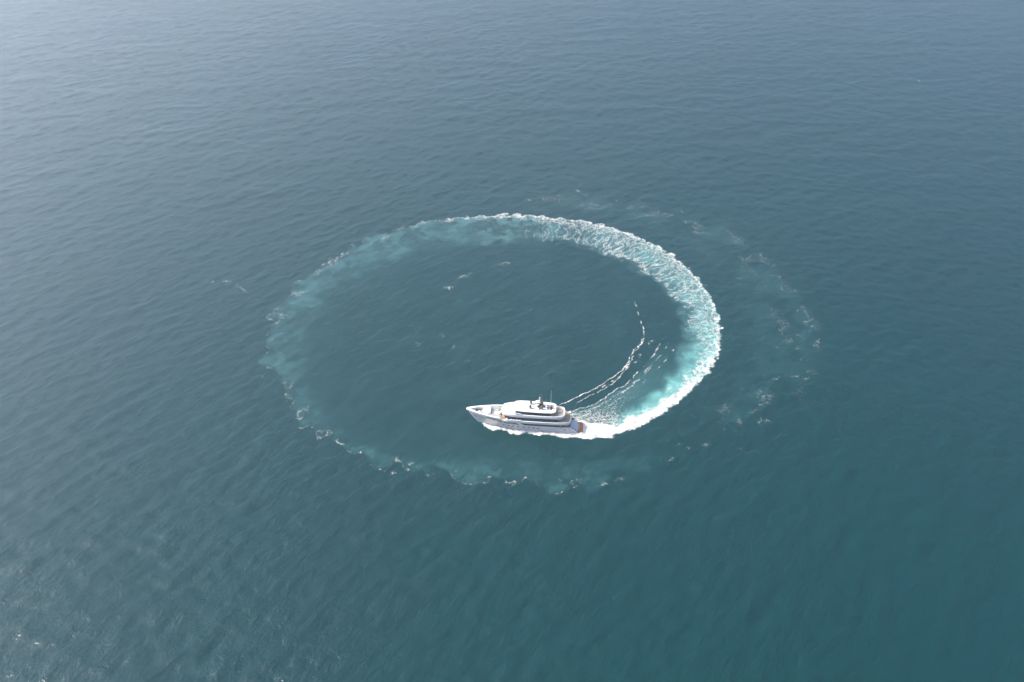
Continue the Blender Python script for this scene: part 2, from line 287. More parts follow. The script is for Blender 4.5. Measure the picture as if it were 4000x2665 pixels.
# aeration: pale turquoise bubbles under the surface
As = I([-5, 0, 30, 60, 110, 170, 215, 253, 320, 407, 485, 560, 650], [.6, .7, 1.0, 1.0, .85, .66, .52, .48, .38, .29, .21, .15, .08], S)
pat = sst(-.35, .45, fbm(X/14+wx, Y/14+wy, 4, seed=131)); pat2 = sst(-.3, .4, fbm(X/5+wx, Y/5+wy, 3, seed=132))
pm = I([0, 80, 200, 250, 650], [.0, .2, .7, 1.05, 1.0], S)
A = sst(-.6, 2.0, dd)*(S > -3)*As*(1-sst(.5, 1.2, w_in))*(1-pm*.8*(1-pat))*(1-.25*(1-pat2))
A = A*(1-.75*sst(1.0, 1.5, dd/np.maximum(wf, 3))*young*sst(20, 8, S))
A = A+sst(-1, 3, dd)*sst(230, 330, S)*.05*sst(2.6, .9, w_in)*(.4+.6*pat)
A = np.maximum(A, band*.22)
A = np.maximum(A, .085*sst(8, 18, np.abs(D))*sst(-5, 6, D3)*sst(60, 35, D3)*S3f*sst(-.3, .4, fbm(X/18, Y/18, 4, seed=133)))
A = np.maximum(A, .03*sst(.8, 1.0, w_in)*sst(0, 8, D)*endf*sst(-.2, .5, fbm(X/16, Y/16, 4, seed=134)))
A = A*endf
A = np.maximum(A, .5*sst(0, .5, wash))
bnd = band*sst(wf*1.0, wf*1.3, dd)
STK = np.clip(np.maximum(mixl, bnd*.8), 0, 1)
Swa = np.where(bnd > .05, (S+2.2*fbm(X/5, Y/5, 3, seed=151))/2.1, Sw/3.0); Dwa = np.where(bnd > .05, (D+1.0*fbm(X/4, Y/4, 3, seed=152))/.9*.6, Dw/9.5)
# foam and churned water stand up from the sea
lump = .5+.9*fbm(X/1.6, Y/1.6, 3, seed=141)
fresh = sst(250, 20, S)*inside
H = F*(.10+.34*lump)*np.maximum(fresh, .25)+.30*fresh*sst(140, 20, S)*prof*fbm(X/3.5, Y/3.5, 3, seed=142)
H = H+wash*(.25+.75*lump*sst(1.6, .2, np.abs(np.abs(ly)-wl-.7)))*sst(39, 36, lx)*.8
Zs = Z[sub].ravel(); calm = np.clip(sst(-1, 4, D)*.8*endf*(S > 0)+.5*inside*sst(200, 40, S), 0, .8)
calm = np.where(A > .3, np.maximum(calm, .5), calm)
def soften(v, n, it=3):
    a = v.reshape(len(iy), len(ix)); k = np.ones(n)/n
    for _ in range(it):
        a = np.pad(a, n//2, mode='edge'); a = np.apply_along_axis(lambda r: np.convolve(r, k, 'valid'), 0, a); a = np.apply_along_axis(lambda r: np.convolve(r, k, 'valid'), 1, a)
    return a.ravel()
calm = soften(calm, 21)
rip = np.sin(2*np.pi*(D+1.2*fbm(X/12, Y/12, 2, seed=161))/3.4)*sst(-.05, .35, perlin(X/20, Y/20, 162))
Zs = Zs*(1-.6*calm)+H+.030*rip*(sst(14, 22, D)*sst(60, 40, D)*sst(30, 80, S)*sst(450, 350, S)+sst(-2, -8, D)*sst(-45, -25, D)*sst(140, 180, S)*sst(330, 280, S))
hull = (np.abs(ly) < wl-.3)*(lx > .5)*(lx < 38)
Zs = np.where(hull, -.5, Zs)
Z[sub] = Zs.reshape(len(iy), len(ix))
def full(v, d=0.0):
    a = np.full(GX.shape, d); a[sub] = v.reshape(len(iy), len(ix)); return a
FF = full(Dn0); AA = full(A); CC = full(calm); SK = full(STK); SU = full(Swa); SV = full(Dwa)
MASK = full(np.maximum(F, sst(.55, .8, Dn0)*.5))
# far specks of foam outside the wake region
for (fx, fy, fl, fw, fa) in FLECKS:
    if -150 < fx < 140 and 172 < fy < 415: continue
    q = np.exp(-((GX-fx)**2/1.5+(GY-fy)**2/3.0)); FF = np.maximum(FF, q*.7); MASK = np.maximum(MASK, q)
# normals from the heights
gzx = np.gradient(Z, gx, axis=1); gzy = np.gradient(Z, gy, axis=0)
nrm = np.stack([-gzx, -gzy, np.ones_like(Z)], -1); nrm /= np.linalg.norm(nrm, axis=-1, keepdims=True)

# ---- water and foam share one material, driven by the fields
def water_material():
    m = bpy.data.materials.new('sea_water'); m.use_nodes = True; nt = m.node_tree; L = nt.links.new
    b = nt.nodes['Principled BSDF']; b.inputs['IOR'].default_value = 1.333
    def N(t, **k):
        n = nt.nodes.new(t)
        for a, v in k.items(): setattr(n, a, v)
        return n
    def attr(a): n = N('ShaderNodeAttribute', attribute_name=a); return n.outputs['Fac']
    def mth(op, a, b_=None, c=None):
        n = N('ShaderNodeMath', operation=op)
        for i, v in enumerate((a, b_, c)):
            if v is None: continue
            if isinstance(v, (int, float)): n.inputs[i].default_value = v
            else: L(v, n.inputs[i])
        return n.outputs[0]
    tc = N('ShaderNodeTexCoord')
    def noise(scale, detail, rough=.5, stretch=(1, 1, 1), rot=0.0, dist=0.0):
        mp = N('ShaderNodeMapping', vector_type='TEXTURE'); mp.inputs['Rotation'].default_value = (0, 0, rot); mp.inputs['Scale'].default_value = stretch
        L(tc.outputs['Object'], mp.inputs[0]); n = N('ShaderNodeTexNoise'); n.inputs['Scale'].default_value = scale
        n.inputs['Detail'].default_value = detail; n.inputs['Roughness'].default_value = rough; n.inputs['Distortion'].default_value = dist
        L(mp.outputs[0], n.inputs['Vector']); return n.outputs['Fac']
    foam, aer, calm = attr('foam'), attr('aeration'), attr('calm')
    det = noise(3.2, 5, .65)
    # lace of foam: cell walls of warped Voronoi patterns, thresholded by the foam density of the mesh
    cmb = N('ShaderNodeCombineXYZ'); L(attr('along'), cmb.inputs[0]); L(attr('across'), cmb.inputs[1])
    def vor(vec, scale, wid, warp, wscale):
        n = N('ShaderNodeTexNoise'); n.inputs['Scale'].default_value = wscale; n.inputs['Detail'].default_value = 3; L(vec, n.inputs['Vector'])
        o = N('ShaderNodeVectorMath', operation='SUBTRACT'); L(n.outputs['Color'], o.inputs[0]); o.inputs[1].default_value = (.5, .5, .5)
        k = N('ShaderNodeVectorMath', operation='MULTIPLY_ADD'); L(o.outputs[0], k.inputs[0]); k.inputs[1].default_value = (warp, warp, 0); L(vec, k.inputs[2])
        v = N('ShaderNodeTexVoronoi', feature='DISTANCE_TO_EDGE', voronoi_dimensions='2D'); v.inputs['Scale'].default_value = scale; L(k.outputs[0], v.inputs['Vector'])
        m_ = N('ShaderNodeMapRange'); m_.inputs['From Min'].default_value = 0; m_.inputs['From Max'].default_value = wid
        m_.inputs['To Min'].default_value = 1; m_.inputs['To Max'].default_value = 0; L(v.outputs['Distance'], m_.inputs['Value']); return m_.outputs[0]
    w2 = vor(tc.outputs['Object'], .42, .30, 3.0, .55); w3 = vor(tc.outputs['Object'], 1.15, .34, 1.2, 1.3); ws = vor(cmb.outputs[0], 1.0, .26, 1.5, 1.1); ws2 = vor(cmb.outputs[0], 2.3, .30, 1.1, 2.2); w4 = vor(tc.outputs['Object'], .19, .22, 6.0, .25)
    fine = noise(1.7, 6, .7)
    iso = mth('ADD', mth('ADD', mth('MULTIPLY', w2, .22), mth('MULTIPLY', w4, .12)), mth('ADD', mth('MULTIPLY', w3, .15), mth('MULTIPLY', mth('SUBTRACT', fine, .24), 1.15)))
    stk = mth('ADD', mth('ADD', mth('MULTIPLY', ws, .30), mth('MULTIPLY', ws2, .20)), mth('ADD', mth('MULTIPLY', w3, .10), mth('MULTIPLY', mth('SUBTRACT', fine, .27), .95)))
    sk = attr('streak'); pat = mth('ADD', mth('MULTIPLY', iso, mth('SUBTRACT', 1.0, sk)), mth('MULTIPLY', stk, sk))
    fm = N('ShaderNodeMapRange', interpolation_type='SMOOTHSTEP'); fm.inputs['From Min'].default_value = .84; fm.inputs['From Max'].default_value = 1.46
    L(mth('ADD', pat, foam), fm.inputs['Value'])
    fmask = mth('MULTIPLY', fm.outputs[0], mth('GREATER_THAN', foam, .03))
    # deep water, slightly varied over tens of metres
    big = noise(.012, 3, .5)
    deep = N('ShaderNodeMix', data_type='RGBA'); L(big, deep.inputs[0])
    deep.inputs[6].default_value = (*DEEP_A, 1); deep.inputs[7].default_value = (*DEEP_B, 1)
    t1 = N('ShaderNodeMix', data_type='RGBA'); L(mth('MINIMUM', aer, 1.0), t1.inputs[0]); L(deep.outputs[2], t1.inputs[6]); tq = N('ShaderNodeMix', data_type='RGBA'); tm = N('ShaderNodeMapRange', interpolation_type='SMOOTHSTEP'); tm.inputs['From Min'].default_value = .35; tm.inputs['From Max'].default_value = .85; L(aer, tm.inputs['Value']); L(tm.outputs[0], tq.inputs[0]); tq.inputs[6].default_value = (*MILK, 1); tq.inputs[7].default_value = (*TURQ, 1); L(tq.outputs[2], t1.inputs[7])
    t2 = N('ShaderNodeMix', data_type='RGBA'); L(fmask, t2.inputs[0]); L(t1.outputs[2], t2.inputs[6]); t2.inputs[7].default_value = (.66, .63, .575, 1)
    L(t2.outputs[2], b.inputs['Base Color'])
    L(mth('ADD', WROUGH, mth('MULTIPLY', fmask, .8)), b.inputs['Roughness'])
    L(mth('SUBTRACT', .5, mth('MULTIPLY', fmask, .35)), b.inputs['Specular IOR Level'])
    # ripples smaller than the mesh
    r1 = noise(.42, 5, .62, (1.8, 1, 1), R(48), .5); r2 = noise(1.6, 3, .55, (1.6, 1, 1), R(80), .4); r3 = noise(5.0, 2, .6, (1.5, 1, 1), R(30))
    gust = noise(.02, 2, .5); g = mth('MULTIPLY', mth('SUBTRACT', 1.0, mth('MULTIPLY', calm, .55)), mth('MAXIMUM', .3, mth('ADD', -.2, mth('MULTIPLY', gust, 2.4))))
    h = mth('ADD', mth('MULTIPLY', r1, RIP[0]), mth('ADD', mth('MULTIPLY', r2, RIP[1]), mth('MULTIPLY', r3, RIP[2])))
    h = mth('ADD', mth('MULTIPLY', h, g), mth('MULTIPLY', mth('MULTIPLY', det, fmask), .16))
    bp = N('ShaderNodeBump'); bp.inputs['Strength'].default_value = 1.0; bp.inputs['Distance'].default_value = 1.0
    L(h, bp.inputs['Height']); L(bp.outputs[0], b.inputs['Normal'])
    return m
DEEP_A = (.0000, .024, .027); DEEP_B = (.0000, .029, .032); MILK = (.09, .235, .235); TURQ = (.13, .335, .315); WROUGH = .10
RIP = (.44, .085, .018)
WATER = water_material()

def grid_object(name, facemask, label=None, category=None, kind=None):
    fj, fi = np.where(facemask); v = fj*NX+fi
    quads = np.stack([v, v+1, v+NX+1, v+NX], 1)
    used, inv = np.unique(quads.ravel(), return_inverse=True)
    me = bpy.data.meshes.new(name); nv = len(used); nf = len(quads)
    me.vertices.add(nv); me.loops.add(nf*4); me.polygons.add(nf)
    co = np.stack([GX.ravel()[used], GY.ravel()[used], Z.ravel()[used]], 1).astype(np.float32)
    me.vertices.foreach_set('co', co.ravel()); me.loops.foreach_set('vertex_index', inv.astype(np.int32))
    me.polygons.foreach_set('loop_start', np.arange(0, nf*4, 4, dtype=np.int32))
    me.update(calc_edges=True); me.polygons.foreach_set('use_smooth', np.ones(nf, bool))
    for nm, arr in (('foam', FF), ('aeration', AA), ('calm', CC), ('streak', SK), ('along', SU), ('across', SV)):
        a = me.attributes.new(nm, 'FLOAT', 'POINT'); a.data.foreach_set('value', arr.ravel()[used].astype(np.float32))
    me.normals_split_custom_set_from_vertices(nrm.reshape(-1, 3)[used].astype(np.float32))
    me.materials.append(WATER); o = bpy.data.objects.new(name, me); sc.collection.objects.link(o)
    if label: o['label'] = label
    if category: o['category'] = category
    o['kind'] = kind; return o
def blur(a, n):
    for _ in range(n):
        a = (a+np.roll(a, 1, 0)+np.roll(a, -1, 0)+np.roll(a, 1, 1)+np.roll(a, -1, 1))/5
    return a
fb = blur(MASK, 2); cf = (fb[:-1, :-1]+fb[1:, :-1]+fb[:-1, 1:]+fb[1:, 1:])/4
GLX = (GX-YO[0])*YU[0]+(GY-YO[1])*YU[1]; GLY = (GX-YO[0])*YV[0]+(GY-YO[1])*YV[1]
isfoam = cf > .22; atbow = ((GLX > 1.0) & (GLX < 39.5) & (np.abs(GLY) < 6.2))[:-1, :-1]
grid_object('sea', ~isfoam, kind='structure')
grid_object('wake_foam', isfoam & ~atbow, 'white churned foam in a wide ring on the sea behind the yacht', 'foam', 'stuff')
grid_object('hull_wash', isfoam & atbow, 'white wash breaking along the side of the yacht hull', 'foam', 'stuff')
# ---- the air
def haze_box():
    me = bpy.data.meshes.new('haze'); bm = bmesh.new(); bmesh.ops.create_cube(bm, size=1.0)
    for v in bm.verts: v.co = Vector((v.co.x*58000, v.co.y*50000+17000, (v.co.z+.5)*(CAM_H+14)-4))
    bm.to_mesh(me); bm.free(); o = bpy.data.objects.new('haze', me); sc.collection.objects.link(o); o['kind'] = 'stuff'
    m = bpy.data.materials.new('haze_air'); m.use_nodes = True; nt = m.node_tree; nt.nodes.clear()
    v = nt.nodes.new('ShaderNodeVolumePrincipled'); v.inputs['Density'].default_value = HAZE_D; v.inputs['Color'].default_value = (*HAZE_C, 1)
    v.inputs['Anisotropy'].default_value = HAZE_G; out = nt.nodes.new('ShaderNodeOutputMaterial'); nt.links.new(v.outputs[0], out.inputs['Volume'])
    me.materials.append(m); return o
haze_box()
# ================================================================== the yacht
def empty(name, loc=(0, 0, 0), rot=(0, 0, 0), label=None, cat=None, group=None):
    o = bpy.data.objects.new(name, None); sc.collection.objects.link(o); o.location = loc; o.rotation_euler = rot
    if label: o['label'] = label
    if cat: o['category'] = cat
    if group: o['group'] = group
    return o
def link(name, me, m, parent, smooth=False, bevel=0.0, label=None):
    if isinstance(me, bmesh.types.BMesh):
        b = me; bmesh.ops.recalc_face_normals(b, faces=b.faces); me = bpy.data.meshes.new(name); b.to_mesh(me); b.free(); me.materials.append(m)
    o = bpy.data.objects.new(name, me); sc.collection.objects.link(o); o.parent = parent
    if smooth:
        me.polygons.foreach_set('use_smooth', [True]*len(me.polygons)); me.set_sharp_from_angle(angle=R(38))
    if bevel:
        md = o.modifiers.new('edge', 'BEVEL'); md.width = bevel; md.segments = 2; md.limit_method = 'ANGLE'; md.angle_limit = R(40)
    if label: o['label'] = label
    return o
def box(bm, x0, x1, y0, y1, z0, z1, M=None):
    g = bmesh.ops.create_cube(bm, size=1.0)['verts']
    for v in g:
        v.co = Vector(((x0+x1)/2+v.co.x*(x1-x0), (y0+y1)/2+v.co.y*(y1-y0), (z0+z1)/2+v.co.z*(z1-z0)))
        if M: v.co = M @ v.co
    return g
def tube(bm, p, q, r0, r1=None, n=8):
    p = Vector(p); q = Vector(q); r1 = r0 if r1 is None else r1; d = (q-p); M = d.to_track_quat('Z', 'Y').to_matrix().to_4x4()
    g = bmesh.ops.create_cone(bm, cap_ends=True, segments=n, radius1=r0, radius2=r1, depth=d.length)['verts']
    for v in g: v.co = (M @ v.co)+(p+q)/2
def lathe(bm, prof, c, n=20):
    rings = [[bm.verts.new((c[0]+r*math.cos(2*math.pi*k/n), c[1]+r*math.sin(2*math.pi*k/n), c[2]+z)) for k in range(n)] for r, z in prof]
    for a, b in zip(rings, rings[1:]):
        for k in range(n): bm.faces.new((a[k], a[(k+1) % n], b[(k+1) % n], b[k]))
    bm.faces.new(rings[0]); bm.faces.new(rings[-1])
def smooth_curve(P, it=2):
    P = [Vector(p) for p in P]
    for _ in range(it):
        Q = [P[0]]
        for a, b in zip(P, P[1:]): Q += [a*.75+b*.25, a*.25+b*.75]
        P = Q+[P[-1]]
    return P
def outline(half, it=2):
    """closed loop from half-breadths, stern centre to bow centre along port, back along starboard"""
    H_ = smooth_curve(half, it); P = [(p.x, p.y) for p in H_ if p.y > 1e-4]
    return P+[(x, -y) for x, y in reversed(P)]
def inset(P, d):
    n = len(P); out = []
    for i in range(n):
        a = Vector(P[i-1]); b = Vector(P[i]); c = Vector(P[(i+1) % n]); t = (c-a)
        if t.length < 1e-6: out.append(tuple(b)); continue
        t.normalize(); out.append((b.x-(t.y)*d*-1 if False else b.x+ -t.y*d*SGN, b.y+t.x*d*SGN))
    return out
SGN = -1
def slab(P, levels, cap0=True, cap1=True):
    bm = bmesh.new(); loops = []
    for z, d in levels:
        Q = inset(P, d) if abs(d) > 1e-6 else P
        loops.append([bm.verts.new((x, y, z(x, y) if callable(z) else z)) for x, y in Q])
    n = len(P)
    for a, b in zip(loops, loops[1:]):
        for k in range(n): bm.faces.new((a[k], a[(k+1) % n], b[(k+1) % n], b[k]))
    for L_, c in ((loops[0], cap0), (loops[-1], cap1)):
        if c:
            for t in tessellate_polygon([[v.co for v in L_]]): bm.faces.new([L_[i] for i in t])
    return bm
def sheet(P, z, d=0.0):
    bm = bmesh.new(); Q = inset(P, d) if d else P; V = [bm.verts.new((x, y, z)) for x, y in Q]
    for t in tessellate_polygon([[v.co for v in V]]): bm.faces.new([V[i] for i in t])
    return bm

YA = empty('motor_yacht', (YO[0], YO[1], 0.0), (HEEL, 0, YANG), 'long white motor yacht with stacked decks circling inside its own foam ring', 'yacht')
YA.scale = (1, .95, 1.08)

# ---- hull: half breadths at the deck and the waterline, sheer line, raked stem
SHX = [0, .6, 1.6, 2.2, 3.0, 4.8, 5.3, 19.5, 21.2, 23.0, 27.4, 27.9, 29.4, 30.2, 36, 40, 42.85]
SHZ = [.62, .62, .62, .66, .95, 2.62, 2.85, 2.90, 3.15, 4.05, 4.10, 4.80, 4.86, 5.60, 5.80, 5.95, 6.10]
DBX = [0, 3, 6, 12, 20, 27, 30, 33, 36, 38.5, 40.5, 41.8, 42.5, 42.85]; DBY = [2.95, 3.2, 3.5, 3.78, 3.92, 3.9, 3.72, 3.3, 2.66, 1.98, 1.32, .80, .42, .02]
HBX = WLX+[42.85]; HBY = [2.6, 2.8, 2.98, 2.78, 2.05, 1.25, .55, .04, .02]
def itp(x, xs, ys): return float(np.interp(x, xs, ys))
def sheer(x): return itp(x, SHX, SHZ)
def stem(z): return 38.6+4.25*(max(z, 0)/6.05)**.85-(.6*min(z, 0)*-1)
def hullpt(xt, z):
    k = max(0, min(1, (xt-24)/(42.85-24))); k = k*k*(3-2*k)
    x = xt-(42.85-stem(z))*k
    xw = x*1.0 if k == 0 else xt-(42.85-38.6)*k
    bd = itp(xt, DBX, DBY); bw = itp(min(38.6, xw), HBX, HBY)
    f = max(0, min(1, z/4.6))**(1.15+.9*k)
    y = bw+(bd-bw)*f
    if z < 0: y *= 1+.35*z
    return x, max(y, .015)
def hully(x, z):
    xt = x
    for _ in range(12): xt += x-hullpt(xt, z)[0]
    return hullpt(xt, z)[1]
bm = bmesh.new(); xs = list(np.linspace(.55, 27, 54))+list(np.linspace(27.25, 42.85, 62)); NV = 12; cols = []
for xt in xs:
    s_ = sheer(xt); col = []
    for side in (1, -1):
        col.append([])
        for j in range(NV+1):
            z = -1.0+(s_+1.0)*j/NV; x, y = hullpt(xt, z); col[-1].append(bm.verts.new((x, y*side, z)))
    cols.append(col)
for a, b in zip(cols, cols[1:]):
    for s_ in (0, 1):
        for j in range(NV): bm.faces.new((a[s_][j], b[s_][j], b[s_][j+1], a[s_][j+1]))
    bm.faces.new((a[0][0], a[1][0], b[1][0], b[0][0]))
for j in range(NV): bm.faces.new((cols[0][0][j], cols[0][0][j+1], cols[0][1][j+1], cols[0][1][j]))
link('hull', bm, HULLW, YA, smooth=True)
# ---- gunwale cap and inside of the bulwark
def gunwale(x0, x1, w, depth, name):
    for side in (1, -1):
        bm = bmesh.new(); pr = None
        for xt in np.arange(x0, x1+.01, .28):
            xt = min(xt, 42.7); s_ = sheer(xt); x, y = hullpt(xt, s_); ww = w(xt) if callable(w) else w; yi = max(y-ww, .0)
            dz = depth(xt) if callable(depth) else depth
            cur = [bm.verts.new((x, side*(y+.03), s_-.10)), bm.verts.new((x, side*(y+.03), s_+.035)), bm.verts.new((x, side*yi, s_+.035)), bm.verts.new((x, side*max(yi-.02, 0), s_-dz))]
            if pr:
                for a in range(3): bm.faces.new((pr[a], pr[a+1], cur[a+1], cur[a]))
            pr = cur
        link(name, bm, WHITE, YA, smooth=True)
gunwale(30.1, 42.75, lambda x: .52+.42*max(0, min(1, (x-38)/4)), .98, 'gunwale')
gunwale(27.9, 30.1, .16, .50, 'gunwale')
gunwale(2.3, 20.8, .14, lambda x: .72 if x > 5 else max(.02, sheer(x)-2.12), 'gunwale')
# bow cap closing the two gunwales
bm = bmesh.new(); P = [(hullpt(x, sheer(x))[0], hullpt(x, sheer(x))[1]) for x in np.linspace(41.3, 42.8, 12)]
Vs = [bm.verts.new((x, y, 6.10+.03)) for x, y in P]+[bm.verts.new((x, -y, 6.10+.03)) for x, y in reversed(P)]; bm.faces.new(Vs)
ext = bmesh.ops.extrude_face_region(bm, geom=list(bm.faces))['geom']
for v in ext:
    if isinstance(v, bmesh.types.BMVert): v.co.z -= .12
link('bow_cap', bm, WHITE, YA)

def hull_patch(name, x0, x1, zt, zb, m, side, out=.035, nx=14, nz=2, slant0=0, slant1=0):
    """panel that follows the plating; zt / zb give its top and bottom"""
    bm = bmesh.new(); G = []
    for i in range(nx+1):
        u = i/nx; row = []
        for j in range(nz+1):
            v = j/nz; x = x0+(x1-x0)*u+(slant0*(1-u)+slant1*u)*v
            a = zt(x) if callable(zt) else zt; b = zb(x) if callable(zb) else zb; z = b+(a-b)*v
            row.append(bm.verts.new((x, side*(hully(x, z)+out), z)))
        G.append(row)
    for a, b in zip(G, G[1:]):
        for j in range(nz): bm.faces.new((a[j], b[j], b[j+1], a[j+1]))
    r = bmesh.ops.extrude_face_region(bm, geom=list(bm.faces))['geom']
    for v in r:
        if isinstance(v, bmesh.types.BMVert): v.co.y -= side*.06
    return link(name, bm, m, YA, smooth=False)
PORT_X = [30.7, 28.95, 27.0, 25.6, 23.7, 21.5, 19.7, 18.0, 16.4, 6.7]
for side in (1, -1):
    for x in PORT_X: hull_patch('porthole', x-.45, x+.45, 2.0, 1.62, GLASS, side, out=.04, nx=2)
    # long windows in the topsides, cut into panes
    for a, b, zt0, zt1, zb0, zb1, sl0, sl1 in ((29.6, 35.2, 4.45, 5.05, 3.15, 4.75, .0, .0), (23.0, 28.8, 3.98, 4.02, 3.05, 3.2, 1.1, .5)):
        npn = 4
        for k in range(npn):
            u0, u1 = k/npn, (k+1)/npn
            f = lambda u: (a+(b-a)*u)
            hull_patch('hull_window', f(u0)+.03, f(u1)-.03, lambda x, a=a, b=b, p=zt0, q=zt1: p+(q-p)*(x-a)/(b-a), lambda x, a=a, b=b, p=zb0, q=zb1: p+(q-p)*((x-a)/(b-a)), GLASS, side, out=.06, nx=4,
                       slant0=sl0*(1-u0)-sl1*u0*0, slant1=sl0*(1-u1))
    hull_patch('rubbing_strake', 2.6, 30, 2.42, 2.34, LGREY, side, out=.06, nx=40, nz=1)
    hull_patch('boarding_slot', 4.6, 5.6, 2.32, 2.12, WALLD, side, out=.012, nx=2, nz=1, slant1=.3)
    hull_patch('scupper', 7.6, 8.3, 2.62, 2.56, WALLD, side, out=.012, nx=2, nz=1)
    hull_patch('anchor_pocket', 39.2, 39.9, 3.6, 3.2, WALLD, side, out=.012, nx=2, nz=1)
    hull_patch('boot_stripe', 1.0, 38.0, .34, .16, NAVY, side, out=.01, nx=60, nz=1)

# ---- swim platform and transom
SP = outline([(0.0, 0), (0.0, 2.3), (.05, 2.75), (.35, 3.05), (1.2, 3.12), (3.6, 3.25), (3.6, 0)], 2)
link('swim_platform', slab(SP, [(.25, .25), (.42, 0), (.66, 0), (.70, .06), (.70, .14)]), WHITE, YA, smooth=True)
link('platform_teak', sheet(SP, .706, .15), TEAKD, YA)
bm = bmesh.new(); W_ = [(1.75, 1.0), (1.9, 1.35), (1.7, 1.6), (2.5, 1.9), (2.6, 1.6)]
Q = [(2.7, 1.9), (2.05, 1.75), (1.75, 1.1), (1.25, .9), (1.55, .3), (1.3, -.5), (1.7, -1.2), (1.4, -1.9), (2.2, -2.1), (2.7, -1.9)]
V = [bm.verts.new((x, y, .711)) for x, y in [(p.x, p.y) for p in smooth_curve(Q, 2)]]; bm.faces.new(V)
link('drying_patch', bm, TEAK, YA, label='paler sand-coloured dry patch on the wet teak platform')
bm = bmesh.new(); prof = [(1.95, .70), (2.05, .86), (3.35, 2.15), (3.55, 2.25), (4.55, 2.62), (4.8, 2.62), (4.8, .70)]
r0 = [bm.verts.new((x, 2.15-.0*x, z)) for x, z in prof]; r1 = [bm.verts.new((x, -2.15, z)) for x, z in prof]
for k in range(len(prof)-1): bm.faces.new((r0[k], r0[k+1], r1[k+1], r1[k]))
bm.faces.new(r0); bm.faces.new(r1); link('transom', bm, LGREY, YA, bevel=.05)
bm = bmesh.new(); box(bm, 2.2, 2.9, -1.75, 1.75, -.015, .03, Matrix.Translation((.25, 0, .62)) @ Matrix.Rotation(R(-45), 4, 'Y') @ Matrix.Scale(1.6, 4, (1, 0, 0)) @ Matrix.Translation((-2.2, 0, 0)))
bm.free()
for s_ in (1, -1):
    for k in range(8):
        bm = bmesh.new(); x0 = 2.25+k*.33; z0 = .70+k*.24; box(bm, x0, 5.0, min(s_*2.16, s_*2.74), max(s_*2.16, s_*2.74), z0-.0 if k else .70, z0+.236); link('stair_step', bm, GREY, YA)
    bm = bmesh.new(); prof = [(2.3, .7), (2.35, 1.0), (4.9, 2.95), (5.2, 2.95), (5.2, .7)]
    a = [bm.verts.new((x, s_*2.76, z)) for x, z in prof]; b = [bm.verts.new((x, s_*(hully(x, min(z, sheer(x)))-.05), z)) for x, z in prof]
    for k in range(len(prof)-1): bm.faces.new((a[k], a[k+1], b[k+1], b[k]))
    bm.faces.new(a); bm.faces.new(b); link('quarter_fin', bm, WHITE, YA, bevel=.03)

# ---- main deck
MD = outline([(4.7, 0), (4.7, 2.6), (6, 2.9), (12, 3.12), (20, 3.2), (23, 3.15), (23, 0)], 0)
link('main_deck', sheet(MD, 2.16), TEAK, YA)
def glass_house(name, half, z0, z1, rake=0.0, pane=2.0, it=2, top=WALLD, gz0=.28, gz1=.12, xlim=None):
    P = outline(half, it); link(name, slab(P, [(z0, 0), (z1, rake)]), top, YA)
    per = [0.0]; n = len(P)
    for i in range(n): per.append(per[-1]+math.dist(P[i], P[(i+1) % n]))
    L_ = per[-1]; N = int(L_/pane)
    def at(s):
        s %= L_; i = max(0, np.searchsorted(per, s, 'right')-1); i = min(i, n-1); t = (s-per[i])/max(1e-6, per[i+1]-per[i]); a = P[i]; b = P[(i+1) % n]
        return a[0]+(b[0]-a[0])*t, a[1]+(b[1]-a[1])*t, b[0]-a[0], b[1]-a[1]
    for k in range(N):
        bm = bmesh.new(); rows = []; m_ = 5
        for q in range(m_+1):
            s = (k+.03+.94*q/m_)*L_/N; x, y, tx, ty = at(s); l = math.hypot(tx, ty); nx, ny = -ty/l*-SGN*-1, tx/l*-SGN*-1
            cx = sum(p[0] for p in P)/n
            if (nx*(x-cx)*.15+ny*y) < 0: nx, ny = -nx, -ny
            f0 = gz0/(z1-z0); f1 = 1-gz1/(z1-z0)
            rows.append((bm.verts.new((x+nx*(.02-rake*f0), y+ny*(.02-rake*f0), z0+gz0)), bm.verts.new((x+nx*(.02-rake*f1), y+ny*(.02-rake*f1), z1-gz1))))
        for a, b in zip(rows, rows[1:]): bm.faces.new((a[0], b[0], b[1], a[1]))
        link('window_pane', bm, GLASS, YA)
glass_house('main_deck_house', [(6.8, 0), (6.8, 2.7), (9, 2.72), (20, 2.88), (22.6, 2.93), (22.6, 0)], 2.16, 4.15, it=0, pane=2.1)

# ---- upper deck band, deck and house
UDH = [(4.7, 0), (4.7, 1.7), (5.0, 2.55), (6.2, 3.25), (9, 3.68), (15, 3.92), (22, 3.98), (27.9, 3.93), (27.9, 0)]
UD = outline(UDH[:-2]+[(27.9, 3.93)], 2); UD = [p for p in UD if p[0] < 27.95]
link('upper_deck_bulwark', slab(UD, [(4.06, .55), (4.16, .12), (4.4, .0), (5.18, .06), (5.24, .12), (5.24, .30), (4.52, .36)]), WHITE, YA, smooth=True)
link('upper_deck', sheet(outline([(5.0, 0), (5.0, 1.4), (5.3, 2.3), (6.4, 2.95), (9, 3.35), (15, 3.6), (27.9, 3.62), (27.9, 0)], 1), 4.535), TEAK, YA)
glass_house('upper_deck_house', [(9.4, 0), (9.4, 2.7), (10, 2.95), (15, 3.3), (24, 3.3), (27.2, 2.95), (28.5, 2.2), (28.9, 1.0), (28.9, 0)], 4.54, 6.45, rake=.05, pane=2.1)
# foredeck floor
FD = outline([(27.95, 0), (27.95, 3.7), (30, 3.52), (33, 3.02), (36, 2.35), (38.5, 1.62), (40.3, .95), (41.2, .35), (41.3, 0)], 0)
link('foredeck', sheet(FD, 4.66), TEAK, YA)

